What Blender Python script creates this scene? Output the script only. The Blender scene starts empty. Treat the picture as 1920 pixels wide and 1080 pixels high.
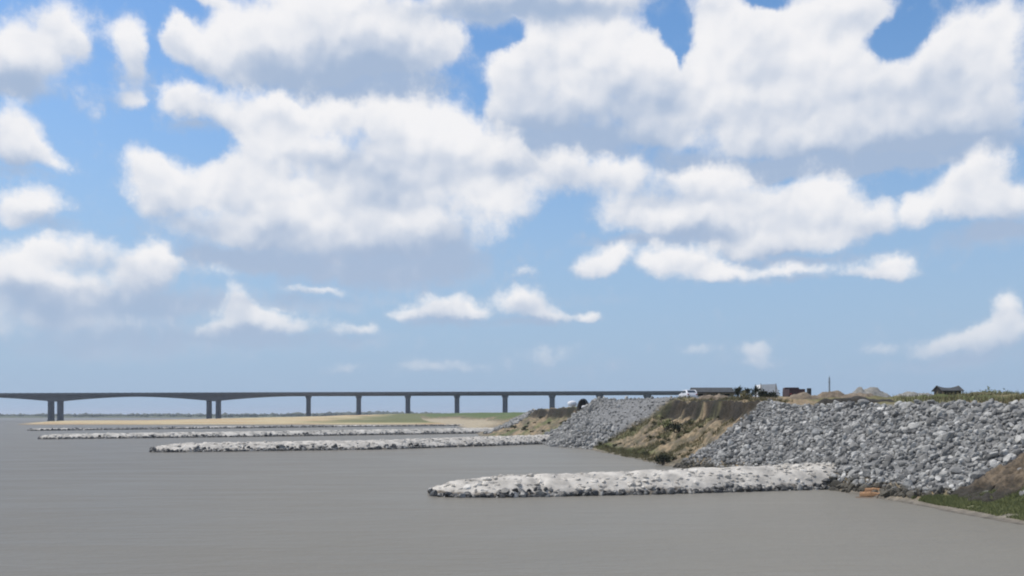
import bpy, math, random
import numpy as np
from mathutils import Vector, Matrix

random.seed(7)
rng = np.random.default_rng(11)
S = bpy.context.scene
R = math.radians

# ------------------------------------------------------------------ camera
FPX, HZ, EYE = 1663.0, 778.0, 5.0          # focal length and horizon row in photo pixels, eye height in metres
cam_d = bpy.data.cameras.new('camera')
cam = bpy.data.objects.new('camera', cam_d)
S.collection.objects.link(cam)
cam.location = (0, 0, EYE)
cam.rotation_euler = (R(90), 0, 0)
cam_d.sensor_width = 36
cam_d.lens = 36 * FPX / 1920
cam_d.shift_y = (HZ - 540) / 1920
cam_d.clip_start = 0.2
cam_d.clip_end = 30000
S.camera = cam
S.view_settings.view_transform = 'Standard'
S.view_settings.look = 'None'
S.view_settings.gamma = 1
S.view_settings.exposure = 0.0
S.cycles.filter_width = 2.0
S.cycles.max_bounces = 6
S.cycles.volume_bounces = 0
S.render.resolution_x, S.render.resolution_y = 1024, 576

def at(px, py, Y):
    """world point seen at photo pixel (px, py) when it is Y metres away"""
    return Vector(((px - 960) / FPX * Y, Y, EYE + (HZ - py) / FPX * Y))

# ------------------------------------------------------------------ sun
SUN_EL, SUN_AZ = 61.0, -72.0                # azimuth clockwise from +Y
sd = bpy.data.lights.new('sun', 'SUN')
sd.energy = 3.6
sd.angle = R(0.5)
sd.color = (1.0, 0.945, 0.86)
sun = bpy.data.objects.new('sun', sd)
S.collection.objects.link(sun)
sv = Vector((math.sin(R(SUN_AZ)) * math.cos(R(SUN_EL)), math.cos(R(SUN_AZ)) * math.cos(R(SUN_EL)), math.sin(R(SUN_EL))))
sun.rotation_euler = sv.to_track_quat('Z', 'Y').to_euler()
sun.location = (60, 100, 150)

# ------------------------------------------------------------------ sky with cumulus
def srgb(r, g, b):
    f = lambda c: ((c / 255 + 0.055) / 1.055) ** 2.4 if c > 10 else c / 255 / 12.92
    return (f(r), f(g), f(b), 1.0)

W = bpy.data.worlds.new('World')
S.world = W
W.use_nodes = True
wt = W.node_tree
wt.nodes.clear()
SKY_STRENGTH = 0.10

def nd(tree, kind, **kw):
    n = tree.nodes.new(kind)
    for k, v in kw.items():
        setattr(n, k, v)
    return n

def math_n(tree, op, a, b=None, c=None, clamp=False):
    n = tree.nodes.new('ShaderNodeMath')
    n.operation = op
    n.use_clamp = clamp
    for i, v in enumerate((a, b, c)):
        if v is None:
            continue
        if isinstance(v, (int, float)):
            n.inputs[i].default_value = v
        else:
            tree.links.new(v, n.inputs[i])
    return n.outputs[0]

def vmath(tree, op, a, b=None, c=None, out=0):
    n = tree.nodes.new('ShaderNodeVectorMath')
    n.operation = op
    for i, v in enumerate((a, b, c)):
        if v is None:
            continue
        if isinstance(v, (tuple, list)):
            n.inputs[i].default_value = v
        else:
            tree.links.new(v, n.inputs[i])
    return n.outputs[out]

def maprange(tree, v, a, b, c=0.0, d=1.0, smooth=True):
    n = tree.nodes.new('ShaderNodeMapRange')
    n.interpolation_type = 'SMOOTHSTEP' if smooth else 'LINEAR'
    n.clamp = True
    tree.links.new(v, n.inputs[0])
    for i, x in enumerate((a, b, c, d)):
        n.inputs[i + 1].default_value = x
    return n.outputs[0]

def mixc(tree, f, a, b):
    n = tree.nodes.new('ShaderNodeMix')
    n.data_type = 'RGBA'
    for sock, v in ((n.inputs[0], f), (n.inputs[6], a), (n.inputs[7], b)):
        if isinstance(v, (int, float, tuple)):
            sock.default_value = v
        else:
            tree.links.new(v, sock)
    return n.outputs[2]

def noise(tree, vec, scale, detail=4, rough=0.55, dist=0.0, out=0):
    n = tree.nodes.new('ShaderNodeTexNoise')
    n.inputs['Scale'].default_value = scale
    n.inputs['Detail'].default_value = detail
    n.inputs['Roughness'].default_value = rough
    n.inputs['Distortion'].default_value = dist
    if vec is not None:
        tree.links.new(vec, n.inputs['Vector'])
    return n.outputs[out]

# cloud masses: where each heap of cumulus hangs in the sky (bearing and height read off in photo pixels), its
# width, height and thickness; turned below into azimuth and elevation on the dome of the sky. Three decks: the
# nearest heaps ride highest, the farthest lowest; SHADES are their thick, shaded undersides.
DECKS = [
 ([
 (8,115,80,56,1),(60,95,60,44,1),(115,45,58,52,1),(150,85,38,30,.8),(40,160,90,34,.6),
 (250,78,50,42,1),(246,135,36,46,.8),(238,185,60,22,.75),(160,210,32,32,.45),
 (335,55,26,30,.9),(350,90,44,36,1),(410,110,70,44,.95),(455,55,66,46,1),(500,120,100,56,.9),(590,50,80,66,.9),(700,50,150,76,1),(640,140,160,50,.85),(780,95,76,46,.9),(850,75,40,32,.95),
 (390,0,60,14,.8),(930,6,150,30,.95),(1090,6,150,28,.9),(560,0,80,30,.8),
 (965,140,52,50,.95),(1010,90,60,50,.95),(1100,66,84,52,1),(1140,140,140,76,1),(1225,140,60,70,.95),(960,205,70,44,.85),(1060,230,130,50,.75),
 (1330,120,60,76,1),(1420,60,74,62,1),(1480,110,110,80,1),(1400,190,150,76,1),(1600,130,100,72,.95),(1650,200,150,62,1),(1780,110,64,72,1),(1860,60,90,62,1),(1850,170,120,76,1),
 (1500,262,220,44,.95),(1230,250,54,44,.9),(1750,260,190,46,.9),(1340,14,80,40,.75),(1560,14,100,42,.8),(1640,26,46,36,.7),
 (1265,52,32,40,-1.3),(1690,64,62,32,-1.2),(1437,0,44,26,-1),(1277,110,12,40,-.6),(950,64,46,24,-1.0),(300,110,18,70,-.5),(285,205,24,26,-.5),(870,190,40,30,-.9)],
 [(640,145,190,56,.95),(720,170,130,40,.5),(940,14,220,30,1),(1090,28,120,20,.4),(40,158,90,32,.8),(245,160,50,40,.5),
 (1080,258,180,40,.95),(985,285,90,36,.6),(1760,270,190,40,1),(1600,306,230,26,.8),(1440,318,200,22,.8),(1300,300,110,24,.5),(1340,30,90,36,.4),(1560,30,100,28,.35),(1640,180,120,20,.2),(1160,200,120,24,.3),(1010,195,60,40,.35),(1262,190,34,70,.3),(1450,225,170,34,.4),(1700,160,110,40,.3),(480,130,70,24,.3),(1400,110,60,40,.2)]),
 ([
 (375,200,84,44,.95),(330,190,40,34,.7),(510,205,56,30,1),(550,215,40,22,.9),(450,240,60,22,.5),
 (262,315,46,46,1),(290,375,70,56,.95),(375,350,80,46,.9),(470,300,64,66,1),(570,265,90,52,.9),(640,215,60,30,.75),(760,230,100,56,1),(860,265,86,54,.95),(940,300,80,40,.85),
 (560,380,150,70,.95),(730,350,110,66,1),(930,372,84,62,1),(480,440,170,36,.85),(690,450,150,46,.75),(810,450,120,46,.75),(800,330,120,56,.7),(620,505,180,34,.5),
 (15,255,60,64,1),(50,285,40,40,.8),(112,305,44,22,.85),(60,385,92,32,.85),(10,410,60,24,.6),
 (1045,320,60,36,.85),(1150,328,96,38,1),(1320,340,86,30,.95),(1180,400,96,38,.95),(1290,420,130,44,.95),(1420,395,120,58,1),(1550,385,86,54,1),(1630,418,60,30,.75),(1500,455,130,28,.85),(1390,465,80,28,.85),
 (1840,325,64,50,.95),(1790,380,84,36,.95),(1890,390,90,46,.95),(1712,405,32,34,.85),
 (1050,425,40,50,-.6),(1680,345,50,22,-.6),(385,262,70,26,-.8)],
 [(700,290,130,28,.5),(700,500,240,46,.85),(470,486,160,24,.75),(600,300,90,22,.35),(820,460,120,36,.55),(950,330,40,30,.3),(420,430,120,28,.35),(1250,382,150,14,.55),(1220,452,160,18,.6),(1480,488,200,14,.5),
 (1230,368,100,12,.35),(640,325,160,36,.5),(890,310,80,34,.4),(350,420,140,32,.4),(1000,300,60,40,.4),(1330,440,120,18,.3),(1840,360,80,20,.3),(1860,440,130,28,.8),(60,412,90,20,.5),(40,318,80,20,.4),(380,240,80,16,.5),(540,430,150,16,.25)]),
 ([
 (72,462,28,26,1),(25,492,56,38,1),(150,470,90,34,.75),(70,545,130,50,.8),(265,505,64,42,1),(312,490,36,32,.8),(200,560,130,40,.6),(60,615,170,44,.55),(180,610,120,24,.4),
 (438,572,38,34,1),(470,605,60,30,.9),(530,610,70,24,.8),(420,620,70,18,.7),(600,550,64,12,.75),(410,515,44,18,.5),
 (835,575,56,28,1),(770,596,60,18,.85),(880,592,44,16,.8),(670,622,46,14,.8),(975,570,46,28,1),(1020,594,50,18,.9),(1105,600,40,14,.95),(985,515,26,12,.5),
 (1150,482,34,26,1),(1110,504,54,20,.95),(1225,488,40,28,.9),(1290,490,60,30,1),(1345,508,40,18,.9),(1470,508,140,16,.7),(1675,490,40,26,1),(1650,515,80,13,.75),
 (1885,585,38,40,.95),(1900,630,50,40,.9),(1840,640,70,26,.8),(1770,655,80,22,.75),(1400,655,50,22,.65),(1420,680,60,14,.5),(1030,668,60,26,.6),(1640,660,44,18,.55),(1300,665,36,14,.5),(840,692,120,14,.6),(640,692,44,14,.5)],
 [(120,580,230,50,.8),(30,540,60,20,.3),(460,625,110,16,.6),(840,606,110,12,.5),(1000,604,70,10,.5),(330,640,260,30,.35),(1480,520,180,10,.4),(1830,670,120,20,.5),(560,570,200,26,.45),(330,560,140,36,.4),(180,660,220,30,.4),(640,640,200,24,.35),(1060,690,200,18,.3),(1740,690,160,18,.35),(1100,560,120,20,.25)]),
]

def sky_place(cx, cy, rx, ry):
    u, v = (cx - 960) / FPX, (HZ - cy) / FPX
    q = 1 + u * u
    return (math.atan(u), math.atan(v / math.sqrt(q)), rx / FPX / q, ry / FPX / math.sqrt(q))

tc = nd(wt, 'ShaderNodeTexCoord')
sep = nd(wt, 'ShaderNodeSeparateXYZ')
wt.links.new(tc.outputs['Generated'], sep.inputs[0])
az = math_n(wt, 'ARCTAN2', sep.outputs[0], sep.outputs[1])
el = math_n(wt, 'ARCSINE', sep.outputs[2])
cmb = nd(wt, 'ShaderNodeCombineXYZ')
wt.links.new(az, cmb.inputs[0]); wt.links.new(el, cmb.inputs[1])
P = cmb.outputs[0]

def noise2(vec, scale, detail, rough=.55, out=0):
    n = wt.nodes.new('ShaderNodeTexNoise'); n.noise_dimensions = '2D'
    n.inputs['Scale'].default_value = scale; n.inputs['Detail'].default_value = detail; n.inputs['Roughness'].default_value = rough
    wt.links.new(vec, n.inputs['Vector'])
    return n.outputs[out]
def puff(vec, scale):
    """rounded cauliflower heads"""
    n = wt.nodes.new('ShaderNodeTexVoronoi'); n.voronoi_dimensions = '2D'; n.feature = 'SMOOTH_F1'
    n.inputs['Scale'].default_value = scale; n.inputs['Smoothness'].default_value = .35
    wt.links.new(vec, n.inputs['Vector'])
    return n.outputs['Distance']

# clear sky first; the decks are laid over it
skyt = nd(wt, 'ShaderNodeTexSky', sky_type='NISHITA', sun_disc=False)
skyt.sun_elevation = R(SUN_EL); skyt.sun_rotation = R(SUN_AZ)
skyt.air_density = 1.0; skyt.dust_density = 0.6; skyt.ozone_density = 2.0
hs = nd(wt, 'ShaderNodeHueSaturation')
hs.inputs['Saturation'].default_value = 1.25
hs.inputs['Value'].default_value = 1.55
wt.links.new(skyt.outputs[0], hs.inputs['Color'])
# damp air near the horizon
damp = tuple(c / SKY_STRENGTH for c in srgb(157, 183, 213)[:3]) + (1,)
base = mixc(wt, maprange(wt, el, R(0), R(25), .95, 0.10, smooth=True), hs.outputs[0], damp)
w1 = vmath(wt, 'SUBTRACT', noise2(P, 14, 2, .5, 1), (.5, .5, .5))
w2 = vmath(wt, 'SUBTRACT', noise2(P, 55, 5, .62, 1), (.5, .5, .5))
Pw = vmath(wt, 'MULTIPLY_ADD', w1, (.030, .022, 0), P)
Pw = vmath(wt, 'MULTIPLY_ADD', w2, (.012, .011, 0), Pw)
up = vmath(wt, 'ADD', Pw, (-.005, .010, 0))
def billow(vec):
    return math_n(wt, 'MULTIPLY_ADD', puff(vec, 17), -1.0, math_n(wt, 'MULTIPLY_ADD', puff(vec, 40), -.55, .85))
b0 = billow(Pw)
relief = math_n(wt, 'SUBTRACT', b0, billow(up))
fine = math_n(wt, 'SUBTRACT', noise2(P, 42, 6, .64), .5)
broad = math_n(wt, 'SUBTRACT', noise2(P, 11, 3), .5)
tex = math_n(wt, 'MULTIPLY_ADD', relief, .50, math_n(wt, 'MULTIPLY_ADD', broad, 1.15, math_n(wt, 'MULTIPLY', fine, .22)))
edge = math_n(wt, 'MULTIPLY_ADD', fine, .62, math_n(wt, 'MULTIPLY', b0, .32))
lowness = maprange(wt, el, R(2), R(12))
clear = maprange(wt, el, R(.5), R(8), .45, .97)

def blobs(vec, table):
    """summed thickness of the masses in z; x and y tell where in its masses a direction lies (underside - ... crown +)"""
    acc = None
    for cx, cy, rx, ry, w in table:
        a, e, sa, se = sky_place(cx, cy, rx * .90, ry * .90)
        q = vmath(wt, 'MULTIPLY_ADD', vec, (1 / sa, 1 / se, 0), (-a / sa, -e / se, 1))
        d = vmath(wt, 'DOT_PRODUCT', q, q, out=1)
        g = math_n(wt, 'MULTIPLY', math_n(wt, 'POWER', math.exp(-1), d), w * math.e)
        k = wt.nodes.new('ShaderNodeVectorMath'); k.operation = 'SCALE'
        wt.links.new(q, k.inputs[0]); wt.links.new(g, k.inputs['Scale'])
        acc = k.outputs[0] if acc is None else vmath(wt, 'ADD', acc, k.outputs[0])
    sp = nd(wt, 'ShaderNodeSeparateXYZ'); wt.links.new(acc, sp.inputs[0])
    return sp.outputs

white = tuple(c / SKY_STRENGTH for c in srgb(247, 246, 247)[:3]) + (1,)
grey = tuple(c / SKY_STRENGTH for c in srgb(168, 186, 212)[:3]) + (1,)
haze_c = tuple(c / SKY_STRENGTH for c in srgb(178, 190, 211)[:3]) + (1,)
fin = base
for n_deck, (masses, unders) in enumerate(DECKS):
    full = blobs(Pw, [c for c in masses if c[4] > 0])
    crown = math_n(wt, 'DIVIDE', full[1], math_n(wt, 'MAXIMUM', full[2], .2))
    neg = [c for c in masses if c[4] < 0]
    field = full[2]
    if neg:
        holes = blobs(Pw, neg)[2]
        field = math_n(wt, 'ADD', field, holes)
    if n_deck == 0:
        # the sky beyond those heaps carries scattered cumulus too
        beyond = math_n(wt, 'MAXIMUM', maprange(wt, math_n(wt, 'ABSOLUTE', az), R(31), R(37)), maprange(wt, el, R(26), R(30)))
        scat = maprange(wt, noise2(P, 3.2, 5), .44, .62)
        field = math_n(wt, 'ADD', field, math_n(wt, 'MULTIPLY', beyond, scat))
    under = blobs(Pw, unders)[2]
    f2 = math_n(wt, 'ADD', math_n(wt, 'MULTIPLY_ADD', crown, .10, field), edge)
    mask = maprange(wt, f2, *((.22, .98) if n_deck < 2 else (.14, .96)))
    veil = maprange(wt, math_n(wt, 'MULTIPLY_ADD', fine, .6, under), .04, .70, 0, .92)
    if neg:
        veil = math_n(wt, 'MULTIPLY', veil, maprange(wt, holes, -.9, -.2))
    lit = math_n(wt, 'MULTIPLY_ADD', crown, .62, math_n(wt, 'MULTIPLY_ADD', under, -.85, .63))
    lit = math_n(wt, 'ADD', lit, tex)
    lit = maprange(wt, lit, -.45, 1.02)
    lit = math_n(wt, 'MULTIPLY', lit, maprange(wt, mask, 0, .5, .25, 1))
    ccol = mixc(wt, lit, grey, white)
    ccol = mixc(wt, math_n(wt, 'MULTIPLY', lowness, 1.0), haze_c, ccol) if n_deck < 2 else mixc(wt, maprange(wt, el, R(1), R(7), .45, 1), haze_c, ccol)
    dens = math_n(wt, 'MULTIPLY', math_n(wt, 'MAXIMUM', mask, veil), clear)
    fin = mixc(wt, dens, fin, ccol)

bg = nd(wt, 'ShaderNodeBackground')
bg.inputs['Strength'].default_value = SKY_STRENGTH
wt.links.new(fin, bg.inputs['Color'])
wo = nd(wt, 'ShaderNodeOutputWorld')
wt.links.new(bg.outputs[0], wo.inputs[0])
W.cycles.sampling_method = 'MANUAL'
W.cycles.sample_map_resolution = 512

# ------------------------------------------------------------------ helpers
def link(o, parent=None):
    S.collection.objects.link(o)
    if parent is not None:
        o.parent = parent
    return o

def tag(o, label=None, cat=None, group=None, kind=None):
    for k, v in (('label', label), ('category', cat), ('group', group), ('kind', kind)):
        if v:
            o[k] = v
    return o

def empty(name, loc, rz=0.0):
    o = bpy.data.objects.new(name, None)
    o.empty_display_size = .3
    o.location = loc
    o.rotation_euler = (0, 0, rz)
    return link(o)

def mesh_obj(name, verts, faces, mat, parent=None, smooth=False):
    me = bpy.data.meshes.new(name)
    me.from_pydata([tuple(v) for v in verts], [], [tuple(f) for f in faces])
    me.materials.append(mat)
    if smooth:
        me.polygons.foreach_set('use_smooth', [True] * len(me.polygons))
    me.update()
    return link(bpy.data.objects.new(name, me), parent)

def np_mesh(name, V, F, mat, parent=None, smooth=False):
    """V (n,3), F (m,3) or (m,4) arrays"""
    me = bpy.data.meshes.new(name)
    V = np.asarray(V, dtype=np.float32); F = np.asarray(F, dtype=np.int32)
    k = F.shape[1]
    me.vertices.add(len(V)); me.vertices.foreach_set('co', V.ravel())
    me.loops.add(F.size); me.loops.foreach_set('vertex_index', F.ravel())
    me.polygons.add(len(F))
    me.polygons.foreach_set('loop_start', np.arange(0, F.size, k, dtype=np.int32))
    me.polygons.foreach_set('loop_total', np.full(len(F), k, dtype=np.int32))
    me.polygons.foreach_set('use_smooth', np.full(len(F), smooth))
    me.materials.append(mat)
    me.update(calc_edges=True)
    me.validate()
    return link(bpy.data.objects.new(name, me), parent)

class MB:
    def __init__(s):
        s.v, s.f = [], []
    def add(s, vs, fs):
        b = len(s.v)
        s.v += [tuple(v) for v in vs]
        s.f += [tuple(i + b for i in f) for f in fs]
        return s
    def box(s, x0, x1, y0, y1, z0, z1, top=1.0):
        cx, cy = (x0 + x1) / 2, (y0 + y1) / 2
        t = lambda x, c: c + (x - c) * top
        return s.add([(x0, y0, z0), (x1, y0, z0), (x1, y1, z0), (x0, y1, z0),
                      (t(x0, cx), t(y0, cy), z1), (t(x1, cx), t(y0, cy), z1), (t(x1, cx), t(y1, cy), z1), (t(x0, cx), t(y1, cy), z1)],
                     [(3, 2, 1, 0), (4, 5, 6, 7), (0, 1, 5, 4), (1, 2, 6, 5), (2, 3, 7, 6), (3, 0, 4, 7)])
    def tube(s, a, b, r0, r1=None, n=8, cap=True):
        r1 = r0 if r1 is None else r1
        a, b = Vector(a), Vector(b)
        q = (b - a).to_track_quat('Z', 'Y')
        vs = []
        for p, r in ((a, r0), (b, r1)):
            for i in range(n):
                t = 2 * math.pi * i / n
                vs.append(p + q @ Vector((r * math.cos(t), r * math.sin(t), 0)))
        fs = [(i, (i + 1) % n, n + (i + 1) % n, n + i) for i in range(n)]
        if cap:
            fs += [tuple(range(n - 1, -1, -1)), tuple(range(n, 2 * n))]
        return s.add(vs, fs)
    def prism(s, prof, x0, x1, axis='x'):
        """profile of (a, z) pairs swept from x0 to x1"""
        n = len(prof)
        mk = (lambda t, a, z: (t, a, z)) if axis == 'x' else (lambda t, a, z: (a, t, z))
        vs = [mk(x0, a, z) for a, z in prof] + [mk(x1, a, z) for a, z in prof]
        fs = [(i, (i + 1) % n, n + (i + 1) % n, n + i) for i in range(n)]
        fs += [tuple(range(n - 1, -1, -1)), tuple(range(n, 2 * n))]
        return s.add(vs, fs)
    def build(s, name, mat, parent=None, bevel=0.0, smooth=False):
        o = mesh_obj(name, s.v, s.f, mat, parent, smooth)
        if bevel:
            m = o.modifiers.new('bevel', 'BEVEL'); m.width = bevel; m.segments = 2; m.limit_method = 'ANGLE'
        return o

def new_mat(name):
    m = bpy.data.materials.new(name)
    m.use_nodes = True
    t = m.node_tree
    b = t.nodes['Principled BSDF']
    return m, t, b

def plain(name, col, rough=.7, var=.25, scale=3.0, metal=0.0):
    """a painted or weathered surface: base colour broken up by two scales of grime"""
    m, t, b = new_mat(name)
    c = nd(t, 'ShaderNodeTexCoord')
    n1 = noise(t, c.outputs['Object'], scale, 5, .6)
    dark = tuple(x * (1 - var) for x in col[:3]) + (1,)
    lite = tuple(min(1, x * (1 + var)) for x in col[:3]) + (1,)
    t.links.new(mixc(t, maprange(t, n1, .35, .65), dark, lite), b.inputs['Base Color'])
    b.inputs['Roughness'].default_value = rough
    b.inputs['Metallic'].default_value = metal
    return m

def stone_mat(name, ramp, rough=.85, wet=None, per_object=False, scale=3.0):
    """stones: each loose piece takes its own tone; wet = (height, colour) darkens the tide band"""
    m, t, b = new_mat(name)
    g = nd(t, 'ShaderNodeNewGeometry')
    if per_object:
        oi = nd(t, 'ShaderNodeObjectInfo'); rnd = oi.outputs['Random']
    else:
        rnd = g.outputs['Random Per Island']
    cr = nd(t, 'ShaderNodeValToRGB')
    el_ = cr.color_ramp.elements
    el_[0].position, el_[0].color = ramp[0]
    el_[1].position, el_[1].color = ramp[-1]
    for p, c in ramp[1:-1]:
        e = el_.new(p); e.color = c
    t.links.new(rnd, cr.inputs[0])
    n = noise(t, g.outputs['Position'], scale, 5, .6)
    hv = nd(t, 'ShaderNodeHueSaturation')
    t.links.new(cr.outputs[0], hv.inputs['Color'])
    t.links.new(maprange(t, n, .3, .7, .7, 1.25), hv.inputs['Value'])
    col = hv.outputs[0]
    if wet:
        sp = nd(t, 'ShaderNodeSeparateXYZ'); t.links.new(g.outputs['Position'], sp.inputs[0])
        zz = math_n(t, 'ADD', sp.outputs[2], math_n(t, 'MULTIPLY', math_n(t, 'SUBTRACT', noise(t, g.outputs['Position'], 1.1, 4), .5), wet[2]))
        col = mixc(t, maprange(t, zz, wet[0] - .12, wet[0] + .12), wet[1], col)
    t.links.new(col, b.inputs['Base Color'])
    b.inputs['Roughness'].default_value = rough
    bp = nd(t, 'ShaderNodeBump'); bp.inputs['Strength'].default_value = .5; bp.inputs['Distance'].default_value = .05
    t.links.new(noise(t, g.outputs['Position'], 14, 4), bp.inputs['Height'])
    t.links.new(bp.outputs[0], b.inputs['Normal'])
    return m

def gcol(v, tint=(1, 1, 1)):
    return (v * tint[0], v * tint[1], v * tint[2], 1)

# value noise on arrays
_perm = rng.permutation(4096)
_val = rng.random(4096)
def vnoise(x, y):
    x = np.asarray(x, float); y = np.asarray(y, float)
    xi = np.floor(x).astype(int); yi = np.floor(y).astype(int)
    fx = x - xi; fy = y - yi
    fx = fx * fx * (3 - 2 * fx); fy = fy * fy * (3 - 2 * fy)
    h = lambda a, b: _val[(_perm[a & 4095] + b * 57) & 4095]
    return (h(xi, yi) * (1 - fx) + h(xi + 1, yi) * fx) * (1 - fy) + (h(xi, yi + 1) * (1 - fx) + h(xi + 1, yi + 1) * fx) * fy
def fbm(x, y, o=4):
    s, a, t = 0, 1, 0
    for k in range(o):
        s = s + a * vnoise(x * 2 ** k + 17.3 * k, y * 2 ** k + 9.1 * k); t += a; a *= .55
    return s / t

def sstep(a, b, x):
    t = np.clip((x - a) / (b - a), 0, 1)
    return t * t * (3 - 2 * t)

# ------------------------------------------------------------------ river
wm, t, b = new_mat('muddy_water')
g = nd(t, 'ShaderNodeNewGeometry')
mpw = nd(t, 'ShaderNodeMapping'); mpw.inputs['Scale'].default_value = (.35, 1.6, 1); mpw.inputs['Rotation'].default_value = (0, 0, R(-10))
t.links.new(g.outputs['Position'], mpw.inputs[0])
n1 = noise(t, mpw.outputs[0], .03, 5, .6, .6)
n2 = noise(t, mpw.outputs[0], .22, 5, .6, .5)
wc = mixc(t, maprange(t, n1, .35, .65), (.184, .172, .146, 1), (.202, .190, .162, 1))
wc = mixc(t, maprange(t, n2, .35, .7, 0, .35), wc, (.205, .192, .164, 1))
# water colour paler toward the bank, darker out in the channel
spw = nd(t, 'ShaderNodeSeparateXYZ'); t.links.new(g.outputs['Position'], spw.inputs[0])
bank_tone = math_n(t, 'ADD', spw.outputs[0], math_n(t, 'MULTIPLY', math_n(t, 'SUBTRACT', noise(t, g.outputs['Position'], .018, 4), .5), 60))
wc = mixc(t, maprange(t, bank_tone, -45, 25), (.150, .138, .116, 1), wc)
t.links.new(wc, b.inputs['Base Color'])
t.links.new(maprange(t, n2, .35, .65, .32, .38), b.inputs['Roughness'])
b.inputs['IOR'].default_value = 1.115
mp = nd(t, 'ShaderNodeMapping'); mp.inputs['Scale'].default_value = (.55, 1.5, 1)
mp.inputs['Rotation'].default_value = (0, 0, R(-12))
t.links.new(g.outputs['Position'], mp.inputs[0])
rip = noise(t, mp.outputs[0], 1.1, 6, .62, .4)
bp = nd(t, 'ShaderNodeBump'); bp.inputs['Strength'].default_value = .55; bp.inputs['Distance'].default_value = .16
t.links.new(rip, bp.inputs['Height']); t.links.new(bp.outputs[0], b.inputs['Normal'])
river = mesh_obj('water', [(-9000, -400, 0), (9000, -400, 0), (9000, 11000, 0), (-9000, 11000, 0)], [(0, 1, 2, 3)], wm)
tag(river, 'wide muddy grey river with faint ripples below the stone bank', 'river', kind='structure')

# ------------------------------------------------------------------ the bank
SH = np.array([(24.2, -30), (23.6, 20), (23.1, 40), (22.2, 50), (21.4, 58.6), (19.2, 70), (16.0, 82), (14.8, 88), (13.6, 104), (11.3, 130), (7.0, 139), (4, 166), (-7.5, 208),
               (-14, 297), (-29, 437), (-60, 520), (-95, 700), (-150, 1400), (-200, 3500)], float)
def shore(Y):
    return np.interp(Y, SH[:, 1], SH[:, 0])
STN = [
 (-30, [(0,0),(3,.5),(6,1.2),(7,2.2),(13,6.1),(30,6.6),(120,7.2)]),
 (44, [(0,0),(2.4,.5),(3.8,1.0),(4.8,1.9),(12.5,5.7),(30,6.6),(120,7.2)]),
 (51, [(0,0),(1.2,.5),(2.2,1.0),(3.4,1.7),(11.2,5.7),(30,6.6),(120,7.2)]),
 (57, [(0,0),(1,.6),(2,1.2),(3,1.9),(10.2,5.6),(30,6.6),(120,7.2)]),
 (84, [(0,0),(1,.6),(2,1.25),(3,1.95),(9.7,5.85),(30,6.7),(120,7.2)]),
 (89, [(0,0),(2,.5),(5,1.9),(9.0,4.6),(9.6,6.35),(30,6.8),(120,7.2)]),
 (124, [(0,0),(2.4,.5),(6,2.0),(11.2,4.9),(11.9,6.8),(30,6.9),(120,7.2)]),
 (131, [(0,0),(1.5,.9),(4,2.6),(8,5.0),(12,7.4),(20,7.7),(60,7.2)]),
 (160, [(0,0),(1.5,1.),(4,2.7),(7,4.9),(10.4,7.5),(22,7.7),(60,7.2)]),
 (168, [(0,0),(2,.6),(5,2.2),(9,4.7),(9.8,6.5),(30,6.6),(120,6.8)]),
 (210, [(0,0),(3,.6),(8,2.2),(13,4.6),(14,6.3),(30,6.5),(120,6.6)]),
 (300, [(0,0),(3,.5),(8,2),(14,4),(20,5.5),(40,6.3),(120,6.4)]),
 (440, [(0,0),(3,.5),(8,2),(16,4),(26,5.5),(44,6.3),(120,6.4)]),
 (3500, [(0,0),(3,.5),(8,2),(16,4),(26,5.5),(44,6.3),(120,6.4)]),
]
STY = np.array([s[0] for s in STN], float)
STT = np.array([[k[0] for k in s[1]] for s in STN]); STZ = np.array([[k[1] for k in s[1]] for s in STN])
def knots(Y):
    Y = np.asarray(Y, float)
    return (np.stack([np.interp(Y, STY, STT[:, j]) for j in range(7)], -1), np.stack([np.interp(Y, STY, STZ[:, j]) for j in range(7)], -1))
def bank_z(X, Y, rough=True):
    X = np.asarray(X, float); Y = np.asarray(Y, float)
    tt = X - shore(Y)
    soil = np.clip(soil_part(Y), 0, 1)
    if rough:
        tt = tt + (fbm(X * .5 + 3, Y * .5, 3) - .5) * (0.5 + 1.8 * soil)
    T, Z = knots(Y)
    z = np.where(tt < 0, tt * .4, 0.0)
    for j in range(6):
        a, b_ = T[..., j], T[..., j + 1]
        f = np.clip((tt - a) / (b_ - a), 0, 1)
        seg = Z[..., j] + f * (Z[..., j + 1] - Z[..., j])
        z = np.where((tt >= a) & (tt < b_), seg, z)
    z = np.where(tt >= T[..., 6], Z[..., 6], z)
    if rough:
        am = np.clip(tt / 4, 0, 1)
        z = z + am * ((fbm(X * .35, Y * .35, 4) - .5) * .7 + (fbm(X * 1.6, Y * 1.6, 3) - .5) * .35 * (1 + soil))
    return z
def soil_part(Y):
    return sstep(84, 88, Y) * (1 - sstep(126, 131, Y)) + sstep(162, 168, Y) * (1 - sstep(212, 250, Y))

Ys = np.concatenate([np.arange(-30, 36, 3.0), np.arange(36, 92, .3), np.arange(92, 170, .5), np.arange(170, 300, 1.5), np.arange(300, 760, 6), np.geomspace(760, 3500, 40)])
Ts = np.concatenate([np.arange(-16, -2, 1.2), np.arange(-2, 15, .22), np.arange(15, 40, .8), np.geomspace(40, 6000, 40)])
YY, TT = np.meshgrid(Ys, Ts, indexing='ij')
XX = shore(YY) + TT
ZZ = bank_z(XX, YY)
nY, nT = YY.shape
V = np.stack([XX, YY, ZZ], -1).reshape(-1, 3)
ii, jj = np.meshgrid(np.arange(nY - 1), np.arange(nT - 1), indexing='ij')
q = (ii * nT + jj).ravel()
F = np.stack([q, q + 1, q + nT + 1, q + nT], -1)[:, [0, 1, 2, 3]]
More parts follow.
